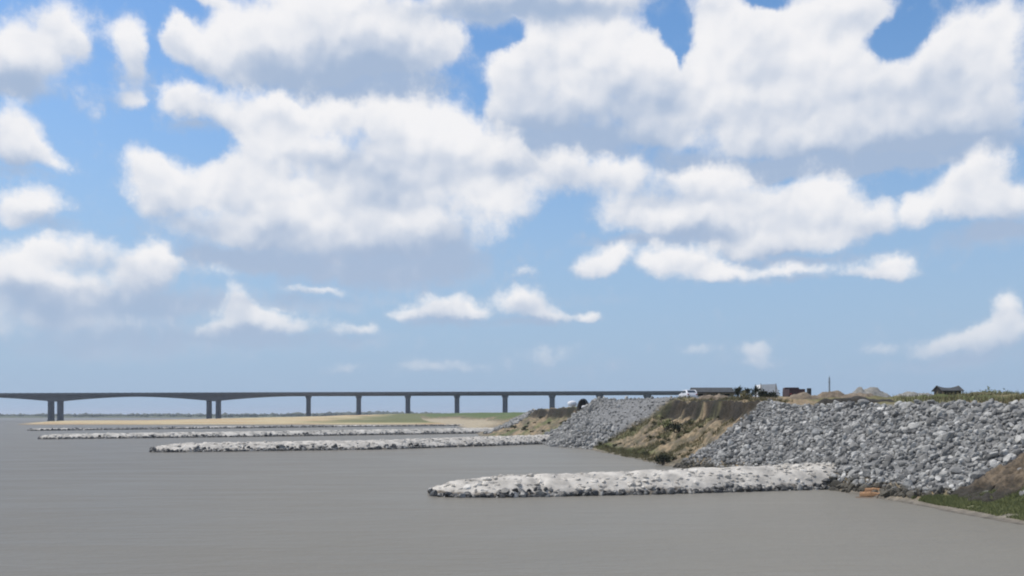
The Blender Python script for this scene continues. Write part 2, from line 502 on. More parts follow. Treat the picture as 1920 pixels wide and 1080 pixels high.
# ground covers, as surface colours
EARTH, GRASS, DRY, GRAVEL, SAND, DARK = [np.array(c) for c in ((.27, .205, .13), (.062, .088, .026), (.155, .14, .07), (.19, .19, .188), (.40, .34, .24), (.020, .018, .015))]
def mixa(a, b_, f):
    f = np.asarray(f)[..., None]
    return a * (1 - f) + b_ * f
T4, Z4 = knots(YY)
top_t = T4[..., 4]
N1 = fbm(XX * .25, YY * .25, 4); N2 = fbm(XX * .9 + 40, YY * .9, 4); N3 = fbm(XX * .06, YY * .06, 3)
N4 = fbm(XX * .5 + 90, YY * .5 + 7, 4)
C = np.broadcast_to(EARTH, XX.shape + (3,)).copy()
C = mixa(C, DARK * 5, sstep(.48, .64, N2) * .7)
N5 = fbm(XX * 2.1 + 11, YY * 2.1 + 5, 4)
C = mixa(C, np.array((.27, .215, .14)), sstep(.5, .66, N4) * .7)
C = mixa(C, np.array((.085, .08, .05)), sstep(.48, .58, N5) * .75)
C = mixa(C, GRASS * 1.2, sstep(.55, .65, N1) * soil_part(YY) * sstep(88, 100, YY) * .6)
rockm = (1 - sstep(84.5, 86.5, YY - (TT - 5) * .2 + (N1 - .5) * 4)) * (TT > T4[..., 2] * .8)
rockd = sstep(129, 131, YY + (N1 - .5) * 4) * (1 - sstep(159, 165, YY + (N1 - .5) * 5))
plat = sstep(0, 2.5, TT - top_t + (N1 - .5) * 3)
C = mixa(C, GRAVEL, np.clip(rockm + rockd, 0, 1) * np.where(rockd > .5, 1, 1 - plat))
# plateau: trampled earth with dry grass
platc = mixa(np.broadcast_to(EARTH * .95, C.shape), DRY, sstep(.42, .55, N1))
platc = mixa(platc, GRASS * 1.1, sstep(.5, .62, N3) * .7 * sstep(.40, .47, XX / np.maximum(YY, 20)))
C = mixa(C, platc, plat * (1 - rockd * (TT < 26)))
# scarp lips: shade of the steep face painted into the ground colour
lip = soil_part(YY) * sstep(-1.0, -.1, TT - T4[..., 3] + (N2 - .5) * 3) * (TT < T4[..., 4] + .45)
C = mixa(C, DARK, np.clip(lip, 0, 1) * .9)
# grass on the near bench and at the foot of the raw bank
bench = (1 - sstep(47.5, 50.5, YY)) * sstep(.5, 1.1, TT + (N2 - .5) * 1.0) * (1 - sstep(-1.2, .2, TT - T4[..., 2] + (N2 - .5)))
C = mixa(C, np.array((.125, .135, .06)), np.clip(bench, 0, 1))
foot = sstep(96, 104, YY) * (1 - sstep(128, 131, YY)) * sstep(.2, .6, TT) * (1 - sstep(1.6, 3.4, TT + (N2 - .5) * 2))
C = mixa(C, GRASS * 1.1, foot * .9)
# far green mound
C = mixa(C, GRASS * 1.25 + .012, sstep(230, 330, YY) * sstep(3.0, 4.6, ZZ + (N3 - .5) * 2.5))
C = mixa(C, SAND * .85, sstep(230, 330, YY) * (1 - sstep(2.2, 3.4, ZZ + (N3 - .5))))
# damp sand at the water's edge
edge = 1 - sstep(.10, .42, ZZ + (N2 - .5) * .2)
C = mixa(C, np.array((.20, .18, .15)), edge * np.where(YY < 57, .9, .6))
C = mixa(C, np.array((.07, .066, .058)), (1 - sstep(.0, .10, ZZ)) * .7)

gm, t, b = new_mat('bank_ground')
at_n = nd(t, 'ShaderNodeAttribute', attribute_name='cover')
g = nd(t, 'ShaderNodeNewGeometry')
hv = nd(t, 'ShaderNodeHueSaturation')
t.links.new(at_n.outputs['Color'], hv.inputs['Color'])
nn = noise(t, g.outputs['Position'], 2.2, 7, .65)
t.links.new(maprange(t, nn, .25, .75, .55, 1.45, smooth=False), hv.inputs['Value'])
t.links.new(hv.outputs[0], b.inputs['Base Color'])
b.inputs['Roughness'].default_value = .95
b.inputs['Specular IOR Level'].default_value = .2
bp = nd(t, 'ShaderNodeBump'); bp.inputs['Strength'].default_value = .9; bp.inputs['Distance'].default_value = .15
t.links.new(noise(t, g.outputs['Position'], 3.5, 6, .65), bp.inputs['Height']); t.links.new(bp.outputs[0], b.inputs['Normal'])

def cover(o, C):
    ca = o.data.color_attributes.new('cover', 'FLOAT_COLOR', 'POINT')
    A = np.ones((len(o.data.vertices), 4), np.float32); A[:, :3] = C.reshape(-1, 3)
    ca.data.foreach_set('color', A.ravel())

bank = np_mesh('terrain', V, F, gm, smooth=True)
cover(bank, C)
tag(bank, 'river bank of earth, gravel and grass rising from the water to a level top', 'river bank', kind='structure')

# ------------------------------------------------------------------ sandbank below the bridge and the far shore
xs = np.linspace(-340, 20, 150); ys = np.concatenate([np.arange(425, 560, 3.0), np.arange(560, 800, 8)])
YS, XS = np.meshgrid(ys, xs, indexing='ij')
front = 437 + (fbm(XS * .02, XS * 0, 3) - .5) * 26
lft = -.553 * np.clip(YS, 0, 540) + np.clip(YS - 540, 0, 400) * .5 + (fbm(YS * .03, YS * 0 + 4, 3) - .5) * 10
crest = np.interp(XS, [-340, -230, -150, -90, 20], [1.2, 1.5, 3.6, 6.0, 6.4])
ZS = np.minimum(np.minimum((YS - front) * .022, (XS - lft) * .06), crest)
ZS = ZS + np.clip(ZS, 0, 1) * (fbm(XS * .06, YS * .06, 4) - .5) * .9
V = np.stack([XS, YS, ZS], -1).reshape(-1, 3)
n0, n1_ = YS.shape
ii, jj = np.meshgrid(np.arange(n0 - 1), np.arange(n1_ - 1), indexing='ij'); q = (ii * n1_ + jj).ravel()
F = np.stack([q, q + 1, q + n1_ + 1, q + n1_], -1)
Cs = np.broadcast_to(np.array((.45, .37, .22)), XS.shape + (3,)).copy()
Cs = mixa(Cs, np.array((.40, .27, .15)), sstep(.52, .62, fbm(XS * .03 + 9, YS * .05, 3)) * .7)
Cs = mixa(Cs, np.array((.10, .12, .045)), sstep(-125, -75, XS + (fbm(XS * .05, YS * .05, 3) - .5) * 60) * sstep(.4, 1.2, ZS) * .9)
Cs = mixa(Cs, np.array((.20, .17, .13)), 1 - sstep(.05, .5, ZS))
sb = np_mesh('sand_shore', V, F, gm, smooth=True); cover(sb, Cs)
tag(sb, 'long low yellow sandbank in the river before the bridge', 'sandbank', kind='structure')

xs = np.linspace(-5200, 5200, 260); ys = np.concatenate([np.arange(1480, 1800, 30), np.geomspace(1800, 9500, 16)])
YS, XS = np.meshgrid(ys, xs, indexing='ij')
ZS = np.minimum((YS - 1500 - (fbm(XS * .004, XS * 0, 3) - .5) * 160) * .03, 3.0)
V = np.stack([XS, YS, ZS], -1).reshape(-1, 3)
n0, n1_ = YS.shape
ii, jj = np.meshgrid(np.arange(n0 - 1), np.arange(n1_ - 1), indexing='ij'); q = (ii * n1_ + jj).ravel()
F = np.stack([q, q + 1, q + n1_ + 1, q + n1_], -1)
fs_ = np_mesh('far_shore', V, F, gm, smooth=True)
cover(fs_, np.broadcast_to(np.array((.09, .10, .055)), XS.shape + (3,)).copy())
tag(fs_, 'low dark green far shore along the horizon behind the bridge', 'shore', kind='structure')

# ------------------------------------------------------------------ stones
def ico(sub):
    import bmesh
    bm = bmesh.new()
    bmesh.ops.create_icosphere(bm, subdivisions=sub, radius=1)
    V = np.array([v.co[:] for v in bm.verts]); F = np.array([[v.index for v in f.verts] for f in bm.faces])
    bm.free()
    return V, F
ICO_V, ICO_F = ico(2)
def stone_shape(seed, blocky=.55):
    """an angular quarry stone: a ball cut by random planes and roughened"""
    r = np.random.default_rng(seed)
    V = ICO_V.copy()
    for k in range(11):
        n = r.normal(size=3); n /= np.linalg.norm(n)
        d = r.uniform(.50, .82)
        h = V @ n
        V -= np.outer(np.clip(h - d, 0, None) * .96, n)
    V += r.normal(size=V.shape) * .018
    V *= np.array([1.15, .92, .78]) * r.uniform(.9, 1.1, 3)
    return V
SHAPES = [stone_shape(100 + k) for k in range(14)]
def rot_mats(n):
    q = rng.normal(size=(n, 4)); q /= np.linalg.norm(q, axis=1)[:, None]
    w, x, y, z = q.T
    return np.stack([np.stack([1 - 2 * (y * y + z * z), 2 * (x * y - z * w), 2 * (x * z + y * w)], -1),
                     np.stack([2 * (x * y + z * w), 1 - 2 * (x * x + z * z), 2 * (y * z - x * w)], -1),
                     np.stack([2 * (x * z - y * w), 2 * (y * z + x * w), 1 - 2 * (x * x + y * y)], -1)], 1), q
def stones_mesh(name, pos, rad, mat, parent=None, flat=None):
    n = len(pos)
    Rm, _ = rot_mats(n)
    k = rng.integers(0, len(SHAPES), n)
    base = np.stack(SHAPES)[k]                              # n, v, 3
    V = np.einsum('nij,nvj->nvi', Rm, base) * rad[:, None, None]
    if flat is not None:
        V[..., 2] *= flat
    V = V + pos[:, None, :]
    nv = ICO_V.shape[0]
    F = (ICO_F[None] + (np.arange(n) * nv)[:, None, None]).reshape(-1, 3)
    return np_mesh(name, V.reshape(-1, 3), F, mat, parent)

GREY_RAMP = [(0, gcol(.12, (1, .98, .93))), (.3, gcol(.20, (1, .98, .93))), (.6, gcol(.28, (1, .98, .92))), (.88, gcol(.38, (1, .98, .92))), (1, gcol(.50, (1, .975, .92)))]
mud = (.75, (.085, .076, .058, 1), 1.7)
riprap_m = stone_mat('riprap_stone', GREY_RAMP, wet=mud)
riprap_o = stone_mat('riprap_stone_single', GREY_RAMP, per_object=True, wet=mud)

def scatter(y0, y1, t0f, t1f, sp, jit=.42):
    """jittered rows over the slope, spacing measured along the slope"""
    pts = []
    for y in np.arange(y0, y1, sp):
        a, c = t0f(y), t1f(y)
        for tt in np.arange(a, c, sp * .86):
            pts.append((y + rng.uniform(-jit, jit) * sp, tt + rng.uniform(-jit, jit) * sp))
    p = np.array(pts)
    Y = p[:, 0]; X = shore(Y) + p[:, 1]
    return X, Y
near_edge = lambda y: float(np.interp(y, [40, 44, 51, 57, 58.5, 84], [4.6, 3.8, .7, .1, .0, .0]))
top_edge = lambda y: float(np.interp(y, STY, STT[:, 4])) + .1
X, Y = scatter(33, 87.5, near_edge, top_edge, .31)
tt = X - shore(Y)
keep = ~((np.abs(Y - 47) < 1.9) & (X > 23.5) & (X < 32.5)) & (Y - (tt - 5) * .2 + (fbm(X * .4, Y * .4, 3) - .5) * 3 < 86)
X, Y = X[keep], Y[keep]
rad = np.clip(rng.lognormal(math.log(.168), .40, len(X)), .08, .50)
Z = bank_z(X, Y) + rad * rng.uniform(.05, .55, len(X))
pos = np.stack([X, Y, Z], -1)
pxx = 960 + X / Y * FPX
size = rad / Y * np.where((pxx > 0) & (pxx < 1905), 1, 0) * (Z > .1)
order = np.argsort(-size)
single, rest = order[:300], order[300:]
sm = []
for k in range(len(SHAPES)):
    me = bpy.data.meshes.new('riprap_stone')
    me.from_pydata([tuple(v) for v in SHAPES[k]], [], [tuple(f) for f in ICO_F])
    me.materials.append(riprap_o)
    sm.append(me)
_, qs = rot_mats(300)
for i, s_ in enumerate(single):
    o = bpy.data.objects.new('riprap_stone', sm[i % len(sm)])
    o.location = pos[s_]; o.scale = (rad[s_],) * 3
    o.rotation_mode = 'QUATERNION'; o.rotation_quaternion = qs[i]
    link(o)
    tag(o, 'rough grey stone among the large ones of the near stone slope beside the green bench', 'stone', 'large stones of the near slope')
rr = stones_mesh('riprap_rubble', pos[rest], rad[rest], riprap_m)
tag(rr, 'slope of loose grey broken stone rising behind the nearest spur', 'stone slope', kind='stuff')

# further stone slope: coarse at its foot, fine gravel above
X, Y = scatter(129, 165, lambda y: -.3, lambda y: float(np.interp(y, STY, STT[:, 4])) + 1.5, .62)
tt = X - shore(Y)
fine_ = sstep(2.5, 7, tt + (fbm(X * .3, Y * .3, 3) - .5) * 4) * (1 - sstep(146, 158, Y))
keep = (rng.random(len(X)) > fine_ * .35) & (Y + (fbm(X * .3, Y * .3, 3) - .5) * 5 < 163)
X, Y, fine_ = X[keep], Y[keep], fine_[keep]
rad = np.clip(rng.lognormal(math.log(.34), .3, len(X)), .15, .75) * (1 - .45 * fine_)
pos = np.stack([X, Y, bank_z(X, Y) + rad * rng.uniform(.0, .4, len(X))], -1)
far_ramp = [(0, gcol(.16, (1, .98, .92))), (.3, gcol(.21, (1, .98, .92))), (.7, gcol(.26, (1, .98, .92))), (1, gcol(.36, (1, .98, .92)))]
o = stones_mesh('gravel_slope', pos, rad, stone_mat('gravel_stone', far_ramp))
tag(o, 'pale grey slope of stone and gravel beyond the raw brown bank', 'stone slope', kind='stuff')
# third little stone slope farther on
X, Y = scatter(214, 262, lambda y: 2.0, lambda y: float(np.interp(y, STY, STT[:, 4])), 1.1)
sel = np.abs((X - shore(Y)) - np.interp(Y, [214, 262], [4, 18])) < 4.2
X, Y = X[sel], Y[sel]
rad = rng.uniform(.35, .75, len(X))
o = stones_mesh('rubble_ramp', np.stack([X, Y, bank_z(X, Y) + .15], -1), rad, stone_mat('ramp_stone', far_ramp))
tag(o, 'narrow grey rubble ramp slanting down the tan bank toward the far spurs', 'rubble ramp', kind='stuff')

# ------------------------------------------------------------------ spurs of pale bags and stone reaching out into the river
pale_ramp = [(0, gcol(.37, (1, .925, .81))), (.4, gcol(.44, (1, .93, .82))), (.8, gcol(.50, (1, .935, .83))), (1, gcol(.58, (1, .945, .85)))]
crest_m = stone_mat('pale_bag', pale_ramp, wet=(.26, (.13, .11, .085, 1), 1.0), scale=.9)
wet_ramp = [(0, gcol(.025)), (.5, gcol(.06, (1, .96, .88))), (.85, gcol(.13, (1, .97, .9))), (1, gcol(.30, (1, .97, .9)))]
foot_m = stone_mat('wet_stone', wet_ramp, rough=.5)
far_crest_m = stone_mat('old_bag', [(0, gcol(.36, (1, .94, .82))), (.5, gcol(.45, (1, .94, .83))), (1, gcol(.54, (1, .95, .86)))], wet=(.30, (.15, .13, .10, 1), 1.2), scale=.5)
def spur(name, label, path, wid, hgt, sp, bag, hcurve=None, crest_m=crest_m):
    """path of (x, y) from the tip to the root"""
    path = [Vector((p[0], p[1], 0)) for p in path]
    seg = [(path[i + 1] - path[i]).length for i in range(len(path) - 1)]
    L = sum(seg)
    def along(s):
        for i, l in enumerate(seg):
            if s <= l or i == len(seg) - 1:
                d = (path[i + 1] - path[i]).normalized()
                return path[i] + d * s, d
            s -= l
    root = empty(name, path[0])
    tag(root, label, 'spur', 'pale spurs reaching into the river')
    # mound
    ns = max(40, int(L / (sp * .8))); nw = 23
    V = np.zeros((ns, nw, 3)); bags, feet = [], []
    def prof(s, w):          # height of the mound at s from the tip, w across (-1..1)
        e = min(1.0, (s + .25) / (wid * .9))
        tipw = math.sqrt(max(0.0, 1 - (1 - e) ** 2))
        if tipw <= .02: return -.4
        h = hgt * (hcurve(s / L) if hcurve else 1) * (.30 + .70 * tipw)
        ww = abs(w) / tipw
        if ww >= 1: return -.4
        return h * (1 - ww ** 1.7) - .15
    for i in range(ns):
        s = L * i / (ns - 1)
        c, d = along(s); nrm = Vector((-d.y, d.x, 0))
        for j in range(nw):
            w = -1.05 + 2.1 * j / (nw - 1)
            p = c + nrm * (w * wid / 2)
            z = prof(s, w)
            z += (float(vnoise(p.x * 1.7, p.y * 1.7)) - .5) * .22 * (z > -.3)
            V[i, j] = (p.x - path[0].x, p.y - path[0].y, z)
    ii, jj = np.meshgrid(np.arange(ns - 1), np.arange(nw - 1), indexing='ij'); q = (ii * nw + jj).ravel()
    F = np.stack([q, q + nw, q + nw + 1, q + 1], -1)
    np_mesh('mound', V.reshape(-1, 3), F, crest_m, root, smooth=True)
    s = 0.0
    while s < L:
        c, d = along(s); nrm = Vector((-d.y, d.x, 0))
        for w in np.arange(-1, 1.001, sp * 1.7 / wid):
            w2 = w + random.uniform(-.5, .5) * sp / wid
            p = c + nrm * (w2 * wid / 2) + d * random.uniform(-.4, .4) * sp
            z = prof(s, w2)
            if z <= -.3: continue
            low = z < hgt * (-.02 + .62 * float(vnoise(p.x * .55, p.y * .55))) and random.random() < .9
            (feet if low else bags).append((p.x - path[0].x, p.y - path[0].y, max(z, .0) + bag * (random.uniform(-.1, .25) if low else random.uniform(-.62, -.22))))
        s += sp
    # the stone fringe at the waterline, both sides and round the tip
    for sgn in (-1, 1):
        s = 0.0
        while s < L:
            c, d = along(s); nrm = Vector((-d.y, d.x, 0))
            e = min(1.0, (s + .25) / (wid * .9)); tw = math.sqrt(max(0, 1 - (1 - e) ** 2))
            p = c + nrm * (sgn * tw * wid / 2 * random.uniform(.9, 1.03))
            feet.append((p.x - path[0].x, p.y - path[0].y, random.uniform(-.08, .16)))
            s += sp * random.uniform(.28, .5)
    for nm, pts, m, fl in (('bag_crest', bags, crest_m, .62), ('wet_stone_foot', feet, foot_m, .8)):
        pts = np.array(pts)
        stones_mesh(nm, pts, np.clip(rng.lognormal(math.log(bag), .25, len(pts)), bag * .6, bag * 1.7), m, root, flat=None if fl > .7 else fl)
    for ch in root.children:
        ch.location = (0, 0, 0)
    return root
spur('spur', 'broad pale spur nearest the camera, rounded tip and dark wet foot, joining the stone slope',
     [(-5.0, 55.5), (8, 58.4), (21.5, 62.6), (24.0, 63.6)], 5.6, 1.15, .40, .23, lambda k: 1 + .55 * k)
spur('spur', 'long narrow pale spur second from the camera, ending at the gravel slope',
     [(-49, 120.5), (-20, 131), (6, 156), (9, 159)], 5.6, 1.25, .50, .28, lambda k: 1 + .35 * k)
spur('spur', 'thin pale spur third from the camera, running out from the tan bank',
     [(-98, 184), (-60, 205), (-9, 243), (-3, 247)], 5.2, 1.15, .6, .32, lambda k: 1 + .4 * k, far_crest_m)
spur('spur', 'faint low spur farthest out, just before the yellow sandbank',
     [(-153, 281), (-120, 318), (-70, 372), (-20, 410)], 6.0, .85, .9, .45, lambda k: 1 - .45 * math.sin(k * 9) ** 2, far_crest_m)

# ------------------------------------------------------------------ road bridge
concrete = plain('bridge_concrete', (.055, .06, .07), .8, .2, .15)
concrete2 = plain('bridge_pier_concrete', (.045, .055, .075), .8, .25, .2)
rail_m = plain('parapet_paint', (.06, .065, .075), .7, .2, .3)
BY = 715.0
bx = lambda px: (px - 960) / FPX * BY
bz = lambda X: 21.6 + (X - bx(0)) * (23.2 - 21.6) / (bx(1200) - bx(0))     # roadway level
bridge = empty('road_bridge', (bx(390), BY, 0))
tag(bridge, 'long dark concrete road bridge crossing the river on piers near the horizon', 'bridge')
OX, OY = bx(390), BY
haunch = [-197, 97, 396]
ends = [-700, 575, 670, 763, 856, 947, 1036, 1126, 1216, 1306, 1400]
def depth(px):
    if px > 575: return 2.1
    d = min(abs(px - h) for h in haunch)
    k = max(0, 1 - d / 150)
    return 2.1 + 3.9 * k ** 1.7
pxs = list(np.arange(-700, 575, 8)) + [575, 700, 900, 1100, 1250, 1400]
m = MB(); vs = []; fs = []
for i, p in enumerate(pxs):
    x = bx(p) - OX; zt = bz(bx(p)); d = depth(p)
    vs += [(x, 0, zt), (x, 0, zt - .7), (x, 2.2, zt - .95), (x, 2.8, zt - d), (x, 10.2, zt - d), (x, 10.8, zt - .95), (x, 13, zt - .7), (x, 13, zt)]
for i in range(len(pxs) - 1):
    for k in range(8):
        a, c = i * 8 + k, i * 8 + (k + 1) % 8
        fs.append((a, c, c + 8, a + 8))
fs += [tuple(range(7, -1, -1)), tuple(range((len(pxs) - 1) * 8, len(pxs) * 8))]
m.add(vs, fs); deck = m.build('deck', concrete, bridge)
for y0 in (.0, 12.7):
    m = MB(); x0, x1 = bx(-700) - OX, bx(1400) - OX; z0, z1 = bz(bx(-700)), bz(bx(1400))
    m.add([(x0, y0, z0 + .003), (x1, y0, z1 + .003), (x1, y0 + .3, z1 + .003), (x0, y0 + .3, z0 + .003), (x0, y0, z0 + 1.0), (x1, y0, z1 + 1.0), (x1, y0 + .3, z1 + 1.0), (x0, y0 + .3, z0 + 1.0)],
          [(3, 2, 1, 0), (4, 5, 6, 7), (0, 1, 5, 4), (1, 2, 6, 5), (2, 3, 7, 6), (3, 0, 4, 7)])
    # posts of the railing
    for p in np.arange(-690, 1400, 14):
        x = bx(p) - OX; z = bz(bx(p)) + 1.003
        m.box(x - .1, x + .1, y0 + .08, y0 + .22, z, z + .5)
    m.build('parapet', rail_m, bridge)
def pier(px, w, depthw, cap):
    x = bx(px) - OX; zt = bz(bx(px)) - depth(px)
    p = MB(); n = 16; prof = []
    for i in range(n):
        a = 2 * math.pi * i / n
        prof.append((math.copysign(abs(math.cos(a)) ** .5, math.cos(a)) * w / 2, math.copysign(abs(math.sin(a)) ** .7, math.sin(a)) * depthw / 2))
    levels = [(-3, 1.12), (1.0, 1.12), (1.01, 1.0), (zt - (2.2 if cap else .6), .97)] + ([(zt - .9, 1.25), (zt, 1.32)] if cap else [(zt + .15, 1.15)])
    vs = []
    for z, k in levels:
        vs += [(x + a * k, 6.5 + b_ * k, z) for a, b_ in prof]
    fs = [(l * n + i, l * n + (i + 1) % n, (l + 1) * n + (i + 1) % n, (l + 1) * n + i) for l in range(len(levels) - 1) for i in range(n)]
    fs += [tuple(range(n - 1, -1, -1)), tuple(range((len(levels) - 1) * n, len(levels) * n))]
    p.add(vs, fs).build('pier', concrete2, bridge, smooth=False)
for h in haunch:
    for dx in (-9, 8.5):
        pier(h + dx, 3.3, 7, False)
for p in ends[1:-1]:
    pier(p, 3.3 + (p - 575) * .0026, 6.5, True)

# ------------------------------------------------------------------ foliage helpers
leaf_mats = {}
def leaf_mat(name, c0, c1):
    m, t, b = new_mat(name)
    g = nd(t, 'ShaderNodeNewGeometry')
    t.links.new(mixc(t, g.outputs['Random Per Island'], c0 + (1,), c1 + (1,)), b.inputs['Base Color'])
    b.inputs['Roughness'].default_value = .7
    b.inputs['Specular IOR Level'].default_value = .25
    return m
green_leaf = leaf_mat('green_leaf', (.12, .14, .05), (.24, .25, .11))
dark_leaf = leaf_mat('dark_leaf', (.012, .016, .007), (.035, .042, .016))
dry_leaf = leaf_mat('dry_leaf', (.10, .095, .04), (.21, .175, .09))
bark = plain('bark', (.08, .06, .045), .9)
def leaves(center, radii, n, size):
    """n leaf-sized diamonds through an uneven clump"""
    c = np.array(center); out = []
    k = max(3, n // 90)
    cl = rng.normal(size=(k, 3)); cl /= np.linalg.norm(cl, axis=1)[:, None]; cl *= rng.uniform(.2, .8, (k, 1)); cl[:, 2] = np.abs(cl[:, 2]) * .9 - .1
    w = rng.integers(0, k, n)
    p = (cl[w] + rng.normal(size=(n, 3)) * .24) * np.array(radii) + c
    a = rng.normal(size=(n, 3)); a /= np.linalg.norm(a, axis=1)[:, None]
    b_ = np.cross(a, rng.normal(size=(n, 3))); b_ /= np.linalg.norm(b_, axis=1)[:, None]
    s = size * rng.uniform(.6, 1.3, (n, 1))
    V = np.stack([p + a * s, p + b_ * s * .45, p - a * s, p - b_ * s * .45], 1)
    return V.reshape(-1, 3)
def leaf_obj(name, V, mat, parent=None):
    return np_mesh(name, V, np.arange(len(V)).reshape(-1, 4), mat, parent)
def bush(name, label, loc, radii, n, size, mat, cat='bush', group=None):
    root = empty(name, loc)
    tag(root, label, cat, group)
    m = MB()
    for k in range(5):
        a = k * 1.26; e = Vector((math.cos(a) * radii[0] * .5, math.sin(a) * radii[1] * .5, radii[2] * .9))
        m.tube((0, 0, -.3), e * .5, .06, .04, 6); m.tube(e * .5, e, .04, .015, 6)
    m.build('stem', bark, root)
    leaf_obj('crown', leaves((0, 0, radii[2] * .75), radii, n, size), mat, root)
    return root
def gz(x, y):
    return float(bank_z(np.array([x]), np.array([y]))[0])
def on_bank(px, Y):
    x = (px - 960) / FPX * Y
    return Vector((x, Y, gz(x, Y)))

# grass blades of the near bench and of the raw bank
def blades(X, Y, h, w):
    n = len(X); Z = bank_z(X, Y)
    a = rng.uniform(0, 2 * math.pi, n); ln = rng.normal(size=(n, 2)) * .35 * h[:, None]
    dx, dy = np.cos(a) * w, np.sin(a) * w
    V = np.stack([np.stack([X - dx, Y - dy, Z - .03], -1), np.stack([X + dx, Y + dy, Z - .03], -1), np.stack([X + ln[:, 0], Y + ln[:, 1], Z + h], -1)], 1)
    return V.reshape(-1, 3)
n = 60000
Y = rng.uniform(37, 50.5, n); T, _ = knots(Y)
tt = .6 + rng.random(n) ** .9 * (T[:, 2] - .3) * np.clip((51 - Y) / 5, .1, 1)
X = shore(Y) + tt
k = (fbm(X * .8, Y * .8, 3) > .29)
X, Y = X[k], Y[k]
V = blades(X, Y, rng.uniform(.04, .19, len(X)), np.full(len(X), .02))
o = np_mesh('grass', V, np.arange(len(V)).reshape(-1, 3), green_leaf)
tag(o, 'fresh green grass on the low bench at the near waterline', 'grass', kind='stuff')
n = 30000
Y = rng.uniform(87, 130, n); T, _ = knots(Y)
tt = rng.random(n) * (T[:, 4] + 3)
X = shore(Y) + tt
k = (fbm(X * .25, Y * .25, 4) > .56) | ((tt > .4) & (tt < 1.8) & (Y > 98)) | ((tt > T[:, 4] + .6) & (fbm(X * .5, Y * .5, 3) > .5))
k &= (tt < T[:, 3] - .8) | (tt > T[:, 4] + .6)
X, Y = X[k], Y[k]
V = blades(X, Y, rng.uniform(.15, .55, len(X)), np.full(len(X), .035))
o = np_mesh('grass', V, np.arange(len(V)).reshape(-1, 3), dry_leaf)
tag(o, 'olive weeds and dry grass scattered down the raw brown bank', 'grass', kind='stuff')
n = 16000
Y = rng.uniform(52, 130, n); T, _ = knots(Y)
tt = T[:, 4] + 1.0 + rng.random(n) ** 1.5 * 26
X = shore(Y) + tt
k = (fbm(X * .2 + 5, Y * .2, 3) > .48) & (X / Y > .43)
X, Y = X[k], Y[k]
V = blades(X, Y, rng.uniform(.15, .6, len(X)), np.full(len(X), .04))
o = np_mesh('grass', V, np.arange(len(V)).reshape(-1, 3), dry_leaf)
tag(o, 'dry yellow green grass along the top of the stone slope', 'grass', kind='stuff')

# weed clumps on the raw bank
parts_ = []
for k in range(38):
    y_ = random.uniform(88, 129); Tk, _ = knots(np.array([y_])); t_ = random.uniform(.5, float(Tk[0, 3]) + .2)
    x_ = float(shore(y_)) + t_; r_ = random.uniform(.25, .75)
    parts_.append(leaves((x_, y_, gz(x_, y_) + r_ * .25), (r_, r_, r_ * .6), int(60 + 160 * r_), .10))
for k in range(16):
    y_ = random.uniform(170, 208); Tk, _ = knots(np.array([y_])); t_ = random.uniform(3, float(Tk[0, 4]))
    x_ = float(shore(y_)) + t_; r_ = random.uniform(.4, .9)
    parts_.append(leaves((x_, y_, gz(x_, y_) + r_ * .25), (r_, r_, r_ * .6), int(60 + 120 * r_), .16))
o = leaf_obj('undergrowth', np.concatenate(parts_), leaf_mat('weed_leaf', (.025, .028, .012), (.10, .10, .04)))
tag(o, 'dark olive weed clumps growing all over the raw brown bank', 'weeds', kind='stuff')
# shrubs on the raw bank
for px, Y, r, mt, lb in ((1395, 100, 1.0, dry_leaf, 'olive shrub high on the raw bank next to the stone slope'),
                         (1268, 108, 1.3, dark_leaf, 'dark shrub halfway up the brown bank below the earth lip'),
                         (1248, 117, 1.2, green_leaf, 'round green shrub below the dark lip of the brown bank'),
                         (1243, 88, .8, dark_leaf, 'low dark shrub at the waterline beside the stone slope'),
                         (856, 262, 2.4, dark_leaf, 'dark bush at the outer end of the farther bank before a bridge pier')):
    p = on_bank(px, Y)
    bush('shrub', lb, p, (r, r, r * .8), 420, .14 if Y < 150 else .3, mt, 'shrub')

# ------------------------------------------------------------------ spoil heaps on the top of the bank
def heap_mat(name, c0, c1):
    m, t, b = new_mat(name)
    g = nd(t, 'ShaderNodeNewGeometry')
    t.links.new(mixc(t, maprange(t, noise(t, g.outputs['Position'], 1.8, 6, .65), .3, .7), c0 + (1,), c1 + (1,)), b.inputs['Base Color'])
    b.inputs['Roughness'].default_value = .95
    bp = nd(t, 'ShaderNodeBump'); bp.inputs['Strength'].default_value = .8; bp.inputs['Distance'].default_value = .12
    t.links.new(noise(t, g.outputs['Position'], 4, 5), bp.inputs['Height']); t.links.new(bp.outputs[0], b.inputs['Normal'])
    return m
soil_m = heap_mat('tan_soil', (.12, .092, .064), (.24, .19, .135))
grey_m = heap_mat('grey_sand', (.17, .163, .145), (.27, .26, .235))
dark_m = heap_mat('ridge_black', (.02, .018, .014), (.05, .043, .034))
olive_m = heap_mat('grassy_soil', (.09, .085, .035), (.17, .15, .07))
